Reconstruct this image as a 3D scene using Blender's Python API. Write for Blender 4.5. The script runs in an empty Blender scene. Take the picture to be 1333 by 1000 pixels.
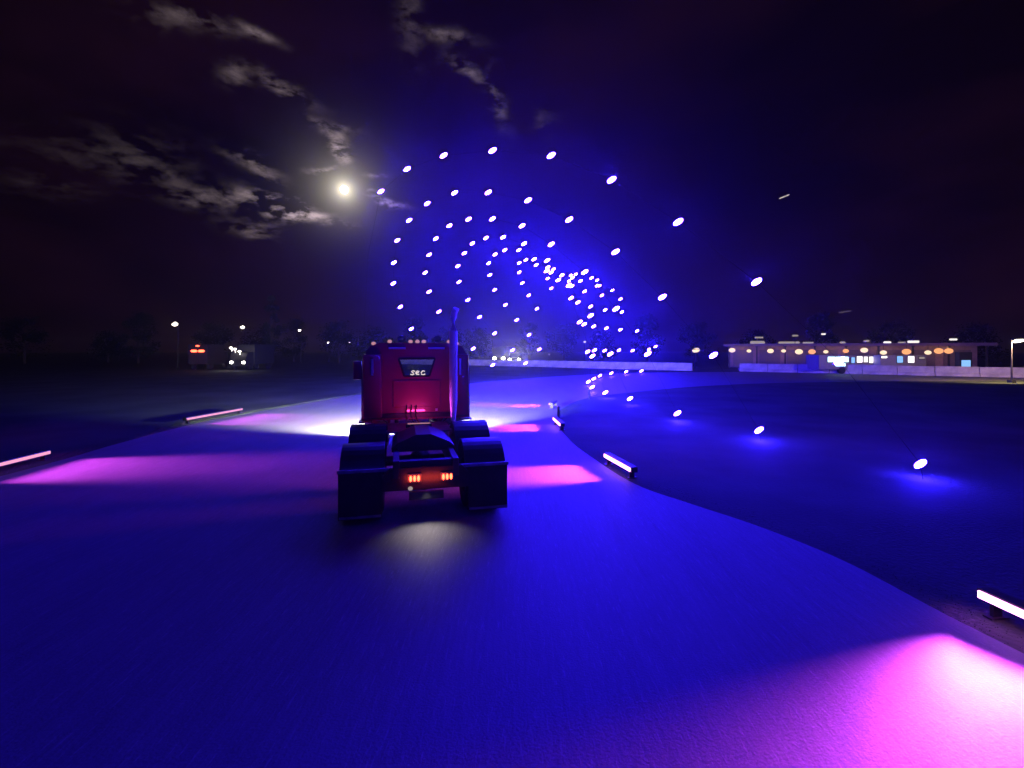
import bpy, bmesh, math, random
from mathutils import Vector, Matrix

random.seed(7)
SC = bpy.context.scene
COL = SC.collection
R = math.radians
PI = math.pi

# ------------------------------------------------------------------ camera
F = 620.0; CX = 666.5; HY = 455.0; CAMH = 2.56
cd = bpy.data.cameras.new("camera"); cam = bpy.data.objects.new("camera", cd); COL.objects.link(cam)
cam.location = (0, 0, CAMH); cam.rotation_euler = (PI / 2, 0, 0)
cd.sensor_width = 36; cd.lens = 36 * F / 1333; cd.shift_y = (HY - 500) / 1333.0
cd.clip_start = 0.05; cd.clip_end = 3000
SC.camera = cam
SC.view_settings.view_transform = 'Standard'; SC.view_settings.look = 'None'
SC.view_settings.exposure = 0; SC.view_settings.gamma = 1
SC.cycles.use_denoising = True
SC.cycles.max_bounces = 4; SC.cycles.diffuse_bounces = 2; SC.cycles.glossy_bounces = 2
SC.cycles.volume_bounces = 0; SC.cycles.transmission_bounces = 3
SC.cycles.use_light_tree = True
SC.cycles.caustics_reflective = False; SC.cycles.caustics_refractive = False
SC.cycles.sample_clamp_indirect = 4


def at(px, py, y):
    """point at forward distance y seen at that place of the photograph"""
    return Vector(((px - CX) / F * y, y, CAMH - (py - HY) / F * y))


# ------------------------------------------------------------------ node helpers
def nodes_of(idb):
    idb.use_nodes = True
    nt = idb.node_tree
    for n in list(nt.nodes): nt.nodes.remove(n)
    return nt


class NB:
    def __init__(s, nt): s.nt = nt
    def n(s, t, **k):
        x = s.nt.nodes.new(t)
        for a, b in k.items(): setattr(x, a, b)
        return x
    def l(s, a, b): s.nt.links.new(a, b)
    def m(s, op, a, b=None, c=None, clamp=False):
        x = s.nt.nodes.new('ShaderNodeMath'); x.operation = op; x.use_clamp = clamp
        for i, v in enumerate((a, b, c)):
            if v is None: continue
            if isinstance(v, (int, float)): x.inputs[i].default_value = v
            else: s.l(v, x.inputs[i])
        return x.outputs[0]


# ------------------------------------------------------------------ sky: night, moon-lit cloud scraps
MOON = Vector(((448 - CX) / F, 1, (HY - 247) / F)).normalized()
w = bpy.data.worlds.new("World"); SC.world = w
nt = nodes_of(w); b = NB(nt)
tc = b.n('ShaderNodeTexCoord'); sep = b.n('ShaderNodeSeparateXYZ'); b.l(tc.outputs['Generated'], sep.inputs[0])
den = b.m('MAXIMUM', sep.outputs[1], 0.02)
U = b.m('DIVIDE', sep.outputs[0], den); V = b.m('DIVIDE', sep.outputs[2], den)
# warp
nz = b.n('ShaderNodeTexNoise'); nz.inputs['Scale'].default_value = 9; nz.inputs['Detail'].default_value = 5
b.l(tc.outputs['Generated'], nz.inputs['Vector'])
sc_ = b.n('ShaderNodeSeparateColor'); b.l(nz.outputs['Color'], sc_.inputs[0])
Uw = b.m('ADD', U, b.m('MULTIPLY', b.m('SUBTRACT', sc_.outputs[0], .5), .09))
Vw = b.m('ADD', V, b.m('MULTIPLY', b.m('SUBTRACT', sc_.outputs[1], .5), .09))
# cloud scraps: (u, v, half length, half width, tilt deg (falling to the right), strength)
def uv(px, py): return (px - CX) / F, (HY - py) / F
SCR = [(250, 28, 60, 14, 12, .30), (338, 44, 28, 8, 25, .5), (303, 102, 24, 12, 5, .32), (375, 118, 38, 7, 22, .55),
       (430, 158, 26, 6, 18, .75), (443, 190, 18, 8, 65, 3.2), (420, 218, 16, 4, -10, 2.2), (485, 229, 13, 4, 5, .8),
       (180, 200, 60, 26, 20, .13), (100, 200, 80, 20, 8, .06), (240, 235, 50, 16, 20, .10), (325, 215, 34, 8, 22, .6), (352, 240, 32, 7, 40, .6),
       (270, 255, 46, 12, 8, .34), (360, 265, 52, 9, 14, 1.7), (395, 283, 40, 7, 8, 3.2), (330, 293, 34, 9, 8, .55),
       (498, 262, 26, 4, 22, 1.8), (530, 28, 14, 46, -8, .22), (580, 52, 34, 9, 10, .42), (610, 98, 34, 9, 32, .45),
       (650, 135, 10, 34, -10, .38), (705, 160, 14, 16, 20, .2), (60, 240, 60, 14, 5, .05)]
tot = None
for (px, py, a, h, tl, st) in SCR:
    u0, v0 = uv(px, py); a /= F; h /= F; t = R(tl); ct, sn = math.cos(t), math.sin(t)
    du = b.m('SUBTRACT', Uw, u0); dv = b.m('SUBTRACT', Vw, v0)
    p = b.m('DIVIDE', b.m('SUBTRACT', b.m('MULTIPLY', du, ct), b.m('MULTIPLY', dv, sn)), a)
    q = b.m('DIVIDE', b.m('ADD', b.m('MULTIPLY', du, sn), b.m('MULTIPLY', dv, ct)), h)
    g = b.m('EXPONENT', b.m('MULTIPLY', b.m('ADD', b.m('MULTIPLY', p, p), b.m('MULTIPLY', q, q)), -1.0))
    g = b.m('MULTIPLY', g, st)
    tot = g if tot is None else b.m('ADD', tot, g)
mp = b.n('ShaderNodeMapping'); mp.inputs['Scale'].default_value = (1.0, 1.0, 2.2); mp.inputs['Rotation'].default_value = (0, R(14), 0)
b.l(tc.outputs['Generated'], mp.inputs[0])
n2 = b.n('ShaderNodeTexNoise'); n2.inputs['Scale'].default_value = 20; n2.inputs['Detail'].default_value = 9
n2.inputs['Roughness'].default_value = .62; n2.inputs['Distortion'].default_value = .15
b.l(mp.outputs[0], n2.inputs['Vector'])
rp = b.n('ShaderNodeMapRange'); rp.inputs['From Min'].default_value = .45; rp.inputs['From Max'].default_value = .66
b.l(n2.outputs[0], rp.inputs[0])
front = b.m('GREATER_THAN', sep.outputs[1], 0.03)
cl = b.m('MULTIPLY', b.m('MULTIPLY', tot, rp.outputs[0]), front)
# faint broad cloud bank over the whole night sky
n3 = b.n('ShaderNodeTexNoise'); n3.inputs['Scale'].default_value = 2.4; n3.inputs['Detail'].default_value = 7
b.l(mp.outputs[0], n3.inputs['Vector'])
r3 = b.n('ShaderNodeMapRange'); r3.inputs['From Min'].default_value = .38; r3.inputs['From Max'].default_value = .75
r3.inputs['To Min'].default_value = .25; r3.inputs['To Max'].default_value = 1.0
b.l(n3.outputs[0], r3.inputs[0])
# aureole of the moon in thin cloud
dp = b.n('ShaderNodeVectorMath', operation='DOT_PRODUCT'); b.l(tc.outputs['Generated'], dp.inputs[0]); dp.inputs[1].default_value = MOON
ang = b.m('ARCCOSINE', b.m('MINIMUM', dp.outputs['Value'], 0.999999))
au = b.m('ADD', b.m('MULTIPLY', b.m('EXPONENT', b.m('MULTIPLY', ang, -33.0)), .8),
         b.m('MULTIPLY', b.m('EXPONENT', b.m('MULTIPLY', ang, -110.0)), 2.2))
def scaled(col, f):
    x = b.n('ShaderNodeVectorMath', operation='SCALE'); x.inputs[0].default_value = col; b.l(f, x.inputs['Scale']); return x.outputs[0]
def vadd(a_, b_):
    x = b.n('ShaderNodeVectorMath', operation='ADD'); b.l(a_, x.inputs[0]); b.l(b_, x.inputs[1]); return x.outputs[0]
skyc = vadd(scaled((.0105, .0030, .0064), r3.outputs[0]), scaled((.27, .205, .215), cl))
skyc = vadd(skyc, scaled((.80, .72, .56), au))
bg = b.n('ShaderNodeBackground'); b.l(skyc, bg.inputs[0]); bg.inputs[1].default_value = 1.0
wo = b.n('ShaderNodeOutputWorld'); b.l(bg.outputs[0], wo.inputs[0])

# moonlight
sd = bpy.data.lights.new("moonlight", 'SUN'); sd.energy = .012; sd.angle = R(.6); sd.color = (1, .95, .85)
so = bpy.data.objects.new("moonlight", sd); COL.objects.link(so)
so.rotation_euler = MOON.to_track_quat('Z', 'Y').to_euler()

LAMP_POWER = 1450.0       # radiance of the blue arch lamps
BAR_POWER = 110.0        # watts of each pink wash bar
HEAD_POWER = 14000.0     # truck headlamps


# ------------------------------------------------------------------ materials
def mat(name, col, rough=.6, metal=0., var=.25, scale=6., bump=.0, bscale=60., spec=.5, coat=0.):
    m = bpy.data.materials.new(name); nb = NB(nodes_of(m))
    p = nb.n('ShaderNodeBsdfPrincipled'); o = nb.n('ShaderNodeOutputMaterial'); nb.l(p.outputs[0], o.inputs[0])
    t = nb.n('ShaderNodeTexCoord')
    nz = nb.n('ShaderNodeTexNoise'); nz.inputs['Scale'].default_value = scale; nz.inputs['Detail'].default_value = 6
    nb.l(t.outputs['Object'], nz.inputs['Vector'])
    mr = nb.n('ShaderNodeMapRange'); mr.inputs['From Min'].default_value = .3; mr.inputs['From Max'].default_value = .7
    mr.inputs['To Min'].default_value = 1 - var; mr.inputs['To Max'].default_value = 1 + var
    nb.l(nz.outputs[0], mr.inputs[0])
    v = nb.n('ShaderNodeVectorMath', operation='SCALE'); v.inputs[0].default_value = col; nb.l(mr.outputs[0], v.inputs['Scale'])
    nb.l(v.outputs[0], p.inputs['Base Color'])
    p.inputs['Roughness'].default_value = rough; p.inputs['Metallic'].default_value = metal
    p.inputs['Specular IOR Level'].default_value = spec; p.inputs['Coat Weight'].default_value = coat
    if bump:
        n_ = nb.n('ShaderNodeTexNoise'); n_.inputs['Scale'].default_value = bscale; n_.inputs['Detail'].default_value = 4
        nb.l(t.outputs['Object'], n_.inputs['Vector'])
        bp = nb.n('ShaderNodeBump'); bp.inputs['Strength'].default_value = bump; bp.inputs['Distance'].default_value = .02
        nb.l(n_.outputs[0], bp.inputs['Height']); nb.l(bp.outputs[0], p.inputs['Normal'])
    return m


def emis(name, col, st):
    m = bpy.data.materials.new(name); nb = NB(nodes_of(m))
    e = nb.n('ShaderNodeEmission'); o = nb.n('ShaderNodeOutputMaterial'); nb.l(e.outputs[0], o.inputs[0])
    e.inputs[0].default_value = (*col, 1); e.inputs[1].default_value = st
    return m


def road_material():
    m = mat("asphalt", (.15, .15, .15), .66, var=.0, bump=.18, bscale=55, spec=.35)
    nb = NB(m.node_tree); p = [n for n in m.node_tree.nodes if n.type == 'BSDF_PRINCIPLED'][0]
    t = nb.n('ShaderNodeTexCoord')
    mp_ = nb.n('ShaderNodeMapping'); mp_.inputs['Scale'].default_value = (1.6, .14, 1); mp_.inputs['Rotation'].default_value = (0, 0, R(6))
    nb.l(t.outputs['Object'], mp_.inputs[0])
    a = nb.n('ShaderNodeTexNoise'); a.inputs['Scale'].default_value = 1.2; a.inputs['Detail'].default_value = 5; nb.l(mp_.outputs[0], a.inputs[0])
    c = nb.n('ShaderNodeTexNoise'); c.inputs['Scale'].default_value = 70; c.inputs['Detail'].default_value = 3; nb.l(t.outputs['Object'], c.inputs[0])
    mp3 = nb.n('ShaderNodeMapping'); mp3.inputs['Scale'].default_value = (26, 1.4, 1); mp3.inputs['Rotation'].default_value = (0, 0, R(12))
    nb.l(t.outputs['Object'], mp3.inputs[0])
    d = nb.n('ShaderNodeTexNoise'); d.inputs['Scale'].default_value = 1.0; d.inputs['Detail'].default_value = 3; nb.l(mp3.outputs[0], d.inputs[0])
    s = nb.m('ADD', nb.m('MULTIPLY', a.outputs[0], .42), nb.m('ADD', nb.m('MULTIPLY', c.outputs[0], .5), nb.m('MULTIPLY', d.outputs[0], .45)))
    s = nb.m('ADD', s, .32)
    mp4 = nb.n('ShaderNodeMapping'); mp4.inputs['Scale'].default_value = (60, 5, 1); mp4.inputs['Rotation'].default_value = (0, 0, R(14)); nb.l(t.outputs['Object'], mp4.inputs[0])
    e_ = nb.n('ShaderNodeTexNoise'); e_.inputs['Scale'].default_value = 1.0; e_.inputs['Detail'].default_value = 2; nb.l(mp4.outputs[0], e_.inputs[0])
    er = nb.n('ShaderNodeMapRange'); er.inputs['From Min'].default_value = .60; er.inputs['From Max'].default_value = .72; er.inputs['To Max'].default_value = .45; nb.l(e_.outputs[0], er.inputs[0])
    s = nb.m('ADD', s, er.outputs[0])
    v = nb.n('ShaderNodeVectorMath', operation='SCALE'); v.inputs[0].default_value = (.15, .15, .155); nb.l(s, v.inputs['Scale'])
    nb.l(v.outputs[0], p.inputs['Base Color'])
    return m


M = {}
M['asphalt'] = road_material()
M['grass'] = mat("grass", (.058, .078, .05), .9, var=.35, scale=.35, bump=.8, bscale=18, spec=.1)
M['blade'] = mat("grass_blades", (.11, .15, .09), .8, var=.3, scale=2, spec=.15)
M['concrete'] = mat("concrete", (.58, .54, .48), .85, var=.25, scale=1.6, bump=.3)
M['white'] = mat("white_paint", (.7, .7, .68), .6, var=.2, scale=8)
M['black'] = mat("black_metal", (.012, .012, .014), .45, var=.3)
M['rubber'] = mat("tyre_rubber", (.011, .011, .011), .85, var=.3, bump=.3, bscale=30)
M['red'] = mat("red_truck_paint", (.22, .007, .05), .32, var=.12, scale=2, coat=.7)
M['chrome'] = mat("chrome", (.75, .75, .78), .3, 1., var=.05)
M['stack'] = mat('brushed_steel', (.9, .88, .9), .5, .2, var=.1)
M['steel'] = mat("worn_steel", (.22, .22, .23), .42, .8, var=.35)
M['dark'] = mat("dark_plastic", (.02, .02, .022), .5)
M['wall'] = mat("stucco", (.32, .22, .18), .85, var=.25, scale=1.5, bump=.2)
M['roof'] = mat("roof_sheet", (.16, .13, .12), .6, var=.2)
M['trailer'] = mat("trailer_paint", (.35, .33, .33), .5, var=.15)
M['carpaint'] = mat("dark_car_paint", (.05, .045, .05), .3, coat=.6)
M['bark'] = mat("bark", (.07, .05, .035), .9, bump=.4, bscale=20)
M['leaf'] = mat("foliage", (.020, .030, .014), .8, var=.5, scale=.8, spec=.2)
def glass_mat():
    m = bpy.data.materials.new("tinted_glass"); nb = NB(nodes_of(m))
    g = nb.n('ShaderNodeBsdfGlossy'); g.inputs['Roughness'].default_value = .05; g.inputs['Color'].default_value = (.6, .6, .65, 1)
    t = nb.n('ShaderNodeBsdfTransparent'); t.inputs[0].default_value = (.9, .93, .95, 1)
    x = nb.n('ShaderNodeMixShader'); x.inputs[0].default_value = .08; nb.l(t.outputs[0], x.inputs[1]); nb.l(g.outputs[0], x.inputs[2])
    o = nb.n('ShaderNodeOutputMaterial'); nb.l(x.outputs[0], o.inputs[0]); return m
M['glass'] = glass_mat()
M['wire'] = mat('black_cable', (.004, .004, .004), .9, spec=.0)
M['blue_led'] = emis("blue_led", (.022, .008, 1.0), LAMP_POWER)
M['pink_face'] = emis("pink_led_face", (1.0, .30, .95), 9)
M['pink_dim'] = emis('pink_led_face_side', (1.0, .38, .62), 1.1)
M['tail'] = emis("tail_led", (1.0, .06, .025), 12)
M['amber'] = emis("marker_glow", (1.0, .45, .55), .5)
M['head'] = emis("headlamp_glow", (1.0, .93, .8), 60)
M['warm'] = emis("warm_globe", (1.0, .74, .48), 1.3)
M['orange'] = emis("orange_globe", (1.0, .40, .16), 1.25)
M['strip'] = emis("soft_white_strip", (.80, .66, .60), .42)
M['stripb'] = emis("white_strip", (1.0, .93, .85), 1.2)
M['cyan'] = emis("cyan_white_screen", (.62, .93, 1.0), 2.4)
M['sky'] = emis("pale_blue_screen", (.25, .52, 1.0), 1.15)
M['cool'] = emis("white_window_glow", (1.0, .90, .97), 2.2)
M['post'] = emis("post_lamp", (1.0, .88, .72), 9)
M['moon'] = emis("moon_surface", (1.0, .94, .80), 14)
M['glow_decal'] = emis("decal_glow", (1.0, .85, .75), .9)


# ------------------------------------------------------------------ mesh helpers
class MB:
    def __init__(s): s.bm = bmesh.new()
    def box(s, c, d, rot=None, bev=0.):
        r = bmesh.ops.create_cube(s.bm, size=1)
        vs = r['verts']
        mm = Matrix.Diagonal((d[0], d[1], d[2], 1))
        T = Matrix.Translation(Vector(c)) @ (rot.to_4x4() if rot else Matrix.Identity(4)) @ mm
        bmesh.ops.transform(s.bm, matrix=T, verts=vs)
        if bev:
            es = list({e for v in vs for e in v.link_edges})
            bmesh.ops.bevel(s.bm, geom=es, offset=bev, segments=2, affect='EDGES', profile=.6)
        return s
    def cyl(s, a, b_, r, r2=None, seg=20, caps=True):
        a = Vector(a); b_ = Vector(b_); d = b_ - a
        q = d.to_track_quat('Z', 'Y').to_matrix().to_4x4()
        T = Matrix.Translation((a + b_) / 2) @ q
        bmesh.ops.create_cone(s.bm, cap_ends=caps, segments=seg, radius1=r, radius2=r if r2 is None else r2, depth=d.length, matrix=T)
        return s
    def ell(s, c, rad, rot=None, u=14, v=9):
        T = Matrix.Translation(Vector(c)) @ (rot.to_4x4() if rot else Matrix.Identity(4)) @ Matrix.Diagonal((*rad, 1))
        bmesh.ops.create_uvsphere(s.bm, u_segments=u, v_segments=v, radius=1, matrix=T)
        return s
    def tube(s, pts, r, seg=8, closed=False):
        pts = [Vector(p) for p in pts]; rings = []
        up = Vector((0, 0, 1))
        for i, p in enumerate(pts):
            d = (pts[min(i + 1, len(pts) - 1)] - pts[max(i - 1, 0)]).normalized()
            x = d.cross(up)
            if x.length < 1e-3: x = Vector((1, 0, 0))
            x.normalize(); y = d.cross(x).normalized()
            rr = r[i] if isinstance(r, (list, tuple)) else r
            rings.append([s.bm.verts.new(p + x * math.cos(t) * rr + y * math.sin(t) * rr) for t in [2 * PI * k / seg for k in range(seg)]])
        for A, B in zip(rings, rings[1:]):
            for k in range(seg): s.bm.faces.new((A[k], A[(k + 1) % seg], B[(k + 1) % seg], B[k]))
        s.bm.faces.new(rings[0][::-1]); s.bm.faces.new(rings[-1])
        return s
    def prism(s, prof, x0, x1, axis='X'):
        """profile in the two other axes, extruded along axis"""
        def P(u, v, w_):
            return (w_, u, v) if axis == 'X' else ((u, w_, v) if axis == 'Y' else (u, v, w_))
        A = [s.bm.verts.new(P(u, v, x0)) for u, v in prof]; B = [s.bm.verts.new(P(u, v, x1)) for u, v in prof]
        n = len(prof)
        s.bm.faces.new(A); s.bm.faces.new(B[::-1])
        for i in range(n): s.bm.faces.new((A[i], B[i], B[(i + 1) % n], A[(i + 1) % n]))
        return s
    def lathe(s, prof, c, axis_rot, seg=28):
        """profile (r, h) revolved about local Z, placed with a rotation matrix"""
        T = Matrix.Translation(Vector(c)) @ axis_rot.to_4x4()
        rings = [[s.bm.verts.new(T @ Vector((r * math.cos(2 * PI * k / seg), r * math.sin(2 * PI * k / seg), h))) for k in range(seg)] for r, h in prof]
        for A, B in zip(rings, rings[1:]):
            for k in range(seg): s.bm.faces.new((A[k], A[(k + 1) % seg], B[(k + 1) % seg], B[k]))
        return s
    def build(s, name, m, parent=None, smooth=False):
        bmesh.ops.recalc_face_normals(s.bm, faces=s.bm.faces)
        me = bpy.data.meshes.new(name); s.bm.to_mesh(me); s.bm.free()
        me.materials.append(m)
        if smooth:
            me.polygons.foreach_set('use_smooth', [True] * len(me.polygons))
            try: me.set_sharp_from_angle(angle=R(38))
            except Exception: pass
        o = bpy.data.objects.new(name, me); COL.objects.link(o); o.parent = parent
        return o


def tag(o, label=None, cat=None, group=None, kind=None):
    if label: o['label'] = label
    if cat: o['category'] = cat
    if group: o['group'] = group
    if kind: o['kind'] = kind
    return o
def empty(name, loc, rz=0.):
    o = bpy.data.objects.new(name, None); COL.objects.link(o); o.location = loc; o.rotation_euler = (0, 0, rz); o.empty_display_size = .2
    return o
def copy_tree(o, parent=None):
    c = o.copy(); COL.objects.link(c); c.parent = parent
    for ch in list(o.children): copy_tree(ch, c)
    return c
RX = Matrix.Rotation(PI / 2, 3, 'X'); RY = Matrix.Rotation(PI / 2, 3, 'Y')
def rotz(a): return Matrix.Rotation(a, 3, 'Z')


# ------------------------------------------------------------------ ground, road
def sheet(name, pts, z, m):
    bm = bmesh.new(); bm.faces.new([bm.verts.new((x, y, z)) for x, y in pts])
    bmesh.ops.triangulate(bm, faces=bm.faces)
    me = bpy.data.meshes.new(name); bm.to_mesh(me); bm.free(); me.materials.append(m)
    if me.polygons and me.polygons[0].normal.z < 0: me.flip_normals()
    o = bpy.data.objects.new(name, me); COL.objects.link(o); tag(o, kind='structure'); return o
sheet("ground", [(-400, -120), (400, -120), (400, 500), (-400, 500)], 0, M['grass'])


def spline(P, n=8):
    out = []
    for i in range(len(P) - 1):
        p0 = Vector(P[max(i - 1, 0)]); p1 = Vector(P[i]); p2 = Vector(P[i + 1]); p3 = Vector(P[min(i + 2, len(P) - 1)])
        for k in range(n):
            t = k / n
            out.append(.5 * ((2 * p1) + (-p0 + p2) * t + (2 * p0 - 5 * p1 + 4 * p2 - p3) * t * t + (-p0 + 3 * p1 - 3 * p2 + p3) * t ** 3))
    out.append(Vector(P[-1])); return out
RIGHT = [(4.6, -30), (4.6, -12), (4.6, 0), (4.45, 3.0), (4.18, 4.6), (4.0, 5.8), (3.55, 6.9), (2.95, 7.9), (2.35, 9.0), (1.95, 10.9), (1.62, 13.5), (1.62, 17.4),
         (2.34, 21.2), (4.4, 25.6), (9.5, 30.5), (14.7, 34.0), (21, 36.5), (34, 38.5), (60, 40)]
LEFT = [(-9.6, -30), (-9.8, -12), (-10, 0), (-10.3, 9.6), (-10.7, 13), (-10.9, 16.4), (-10.5, 19.1), (-9.7, 22.7), (-8.3, 27.4), (-3.4, 35.3), (1.5, 42), (7.5, 48), (14, 52), (24, 54), (42, 54.5), (60, 54)]
rs = spline(RIGHT); ls = spline(LEFT)
road = sheet("road", [(p.x, p.y) for p in rs] + [(p.x, p.y) for p in reversed(ls)], .006, M['asphalt'])

# rough grass on both verges near the track
gb = MB()
def blades(cnt, fn, h0, h1):
    for _ in range(cnt):
        x, y = fn(); h = random.uniform(h0, h1); a = random.uniform(0, PI); wd = .004 + h * .05
        dx, dy = math.cos(a) * wd, math.sin(a) * wd; lx, ly = random.uniform(-.5, .5) * h, random.uniform(-.5, .5) * h
        v = [gb.bm.verts.new((x - dx, y - dy, 0)), gb.bm.verts.new((x + dx, y + dy, 0)), gb.bm.verts.new((x + lx, y + ly, h))]
        gb.bm.faces.new(v)
def right_verge():
    i = random.randrange(len(rs) - 60, len(rs)) if random.random() < .35 else random.randrange(16, len(rs) - 30)
    p = rs[i]; d = (rs[min(i + 1, len(rs) - 1)] - rs[max(i - 1, 0)]).normalized()
    q = p + Vector((d.y, -d.x)) * (random.random() ** 1.5 * .45 + .01) + d * random.uniform(-1.5, 1.5)
    return q.x, q.y
def left_verge():
    i = random.randrange(20, len(ls) - 30); p = ls[i]; d = (ls[i + 1] - ls[i - 1]).normalized()
    q = p + Vector((-d.y, d.x)) * (random.random() ** 1.5 * .5 + .01) + d * random.uniform(-1.5, 1.5)
    return q.x, q.y
blades(5000, right_verge, .006, .014)
blades(9000, left_verge, .008, .03)
# keep blades off the asphalt on the inside of the bend: the verge function walks outward only
tag(gb.build("grass", M['blade']), "short mown grass on the verges either side of the curving track", "grass", kind='stuff')


# ------------------------------------------------------------------ concrete barrier
def barrier(pts, label, name="concrete_barrier"):
    root = empty(name, (pts[0][0], pts[0][1], 0)); tag(root, label, "barrier", "concrete barriers round the far side of the track")
    o0 = Vector((pts[0][0], pts[0][1], 0)); me = None
    P = [Vector((*p, 0)) for p in pts]
    run = []
    for a, c in zip(P, P[1:]):
        n = max(1, round((c - a).length / 3.0))
        for k in range(n): run.append((a.lerp(c, k / n), a.lerp(c, (k + 1) / n)))
    for a, c in run:
        mb = MB(); L = (c - a).length
        if me is None:
            mb.prism([(-.32, 0), (.32, 0), (.30, .12), (.13, .35), (.09, .93), (-.09, .93), (-.13, .35), (-.30, .12)], -1.47, 1.47, 'X')
            # prism gives (w,u,v)
            o = mb.build("panel", M['concrete'], root); me = o.data
        else:
            o = bpy.data.objects.new("panel", me); COL.objects.link(o); o.parent = root
        mid = (a + c) / 2 - o0; o.location = mid + Vector((0, 0, random.uniform(-.012, .012)))
        o.rotation_euler = (0, 0, math.atan2(c.y - a.y, c.x - a.x)); o.scale = (L / 3.0, 1, 1)
    return root
barrier([(-24, 86), (-7, 77), (3, 71), (13, 63), (21.6, 57.0)], "long pale concrete barrier crossing behind the truck below the blue arches")
barrier([(26.5, 55.5), (34, 51), (41, 46.2), (46.5, 43), (56, 38)], "pale concrete barrier at the right in front of the lit pit building")


# ------------------------------------------------------------------ blue lamp arches
ARCHES = [
    [[8.06,9.4,0.3],[6.88,10.0,2.32],[5.53,10.77,4.09],[4.08,11.69,5.69],[2.66,12.72,7.09],[1.14,13.87,8.21],[-0.62,15.2,8.91],[-2.39,16.65,9.34],[-4.02,18.25,9.47],[-5.51,20.02,9.2]],
    [[6.92,13.34,0.3],[5.82,13.76,2.39],[4.54,14.38,4.14],[3.29,15.13,5.66],[1.93,16.07,6.94],[0.58,17.18,7.94],[-0.92,18.44,8.64],[-2.39,19.83,9.08],[-3.81,21.38,9.11],[-4.98,23.06,8.81],[-5.97,24.81,8.24],[-6.6,26.62,7.41],[-7.07,28.36,6.49],[-7.05,30.09,5.25],[-6.72,31.75,3.93],[-6.1,33.32,2.72],[-5.03,34.81,1.49]],
    [[5.86,16.87,0.3],[4.92,17.27,2.4],[3.89,17.8,4.08],[2.82,18.46,5.56],[1.59,19.34,6.83],[0.43,20.41,7.86],[-0.89,21.7,8.51],[-2.11,23.15,8.89],[-3.25,24.72,8.98],[-4.23,26.4,8.7],[-4.89,28.12,8.15],[-5.43,29.79,7.36],[-5.47,31.39,6.36],[-5.04,32.84,5.16],[-4.14,34.11,3.86],[-2.87,35.2,2.62],[-1.46,36.13,1.38]],
    [[5.42,21.88,0.3],[4.54,22.01,2.35],[3.68,22.29,4.14],[2.72,22.78,5.63],[1.74,23.49,6.95],[0.62,24.47,7.99],[-0.48,25.72,8.62],[-1.48,27.18,8.92],[-2.39,28.75,8.96],[-3.04,30.38,8.7],[-3.64,31.98,8.16],[-3.73,33.5,7.31],[-3.23,34.88,6.19],[-2.45,36.05,5.02],[-1.35,37.05,3.81],[0.03,37.98,2.5],[1.1,38.93,1.43]],
    [[4.9,25.0,0.3],[4.24,25.1,2.21],[3.62,25.5,4.03],[3.25,26.2,5.39],[2.64,27.18,6.52],[2.12,28.33,7.43],[1.37,29.57,8.16],[0.44,30.82,8.99],[-0.49,32.22,9.28],[-1.2,33.71,9.28],[-1.72,35.23,8.95],[-1.71,36.69,8.3],[-1.38,38.01,7.32],[-0.54,39.13,6.22],[0.4,40.07,5.05],[1.46,40.88,3.81],[2.38,41.63,2.56]],
    [[4.81,28.56,0.3],[4.55,28.66,2.42],[4.39,28.97,4.09],[4.09,29.57,5.48],[3.82,30.45,6.61],[3.31,31.6,7.48],[2.71,32.98,7.89],[2.46,34.39,8.2],[1.82,35.74,8.9],[1.08,37.1,9.54],[0.59,38.57,9.56],[0.61,40.06,9.05],[0.9,41.45,8.34],[1.5,42.69,7.41],[2.29,43.77,6.3]],
    [[5.35,33.33,0.3],[5.81,33.56,2.5],[5.86,34.12,4.21],[5.78,34.98,5.71],[5.52,36.14,6.96],[5.39,37.5,7.95],[4.96,39.06,8.44],[4.23,40.67,8.92],[3.69,42.24,9.68],[3.3,43.94,9.79],[3.42,45.65,9.36],[3.91,47.31,8.63]],
    [[6.33,36.84,0.3],[7.25,37.22,2.47],[7.53,38.0,4.25],[7.65,39.1,5.8],[7.64,40.46,7.15],[7.52,42.03,8.19],[7.3,43.7,9.12],[6.94,45.45,9.95],[6.34,47.38,10.03],[6.08,49.29,10.23],[6.12,51.26,9.92]],
    [[7.59,41.12,0.3],[9.32,41.49,2.49],[9.68,42.52,4.32],[10.11,43.84,6.0],[10.35,45.43,7.36],[9.96,47.3,8.43],[9.07,49.4,9.17],[9.2,51.43,10.03]],
    [[9.42,45.2,0.3],[11.7,46.2,2.45],[12.45,47.4,4.4]],
    [[11.57,48.32,0.3],[14.07,48.92,2.56]],
    [[13.6,50.04,0.3],[15.26,50.64,2.86]],
]

ARCH_LABELS = [
    "nearest and widest arch of blue lamps, its right foot far out on the grass",
    "second nearest arch of blue lamps, sweeping over the truck to its exhaust stack",
    "third arch of blue lamps from the front, left leg coming down right of the truck",
    "fourth arch of blue lamps from the front, nested inside the third",
    "fifth arch of blue lamps, foot standing just past the tip of the grass infield",
    "sixth arch of blue lamps, its foot just left of the fifth arch's foot",
    "seventh arch of blue lamps, the one with its foot furthest left",
    "eighth arch of blue lamps, where the row of feet starts to bend right",
    "ninth arch of blue lamps, fourth from the far end of the row",
    "third from the last arch of blue lamps at the far right end of the row",
    "last but one arch of blue lamps by the far barrier",
    "last and farthest arch of blue lamps at the right end of the row",
]
ARCHES.append([(p[0] + 3.5, p[1] - 21, p[2]) for p in ARCHES[0]])     # the row goes on behind the camera
ARCH_LABELS.append("arch of blue lamps behind the camera, outside the picture")
lamp_me = {}
tilt = Matrix.Rotation(R(-32), 3, 'Y')
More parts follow.
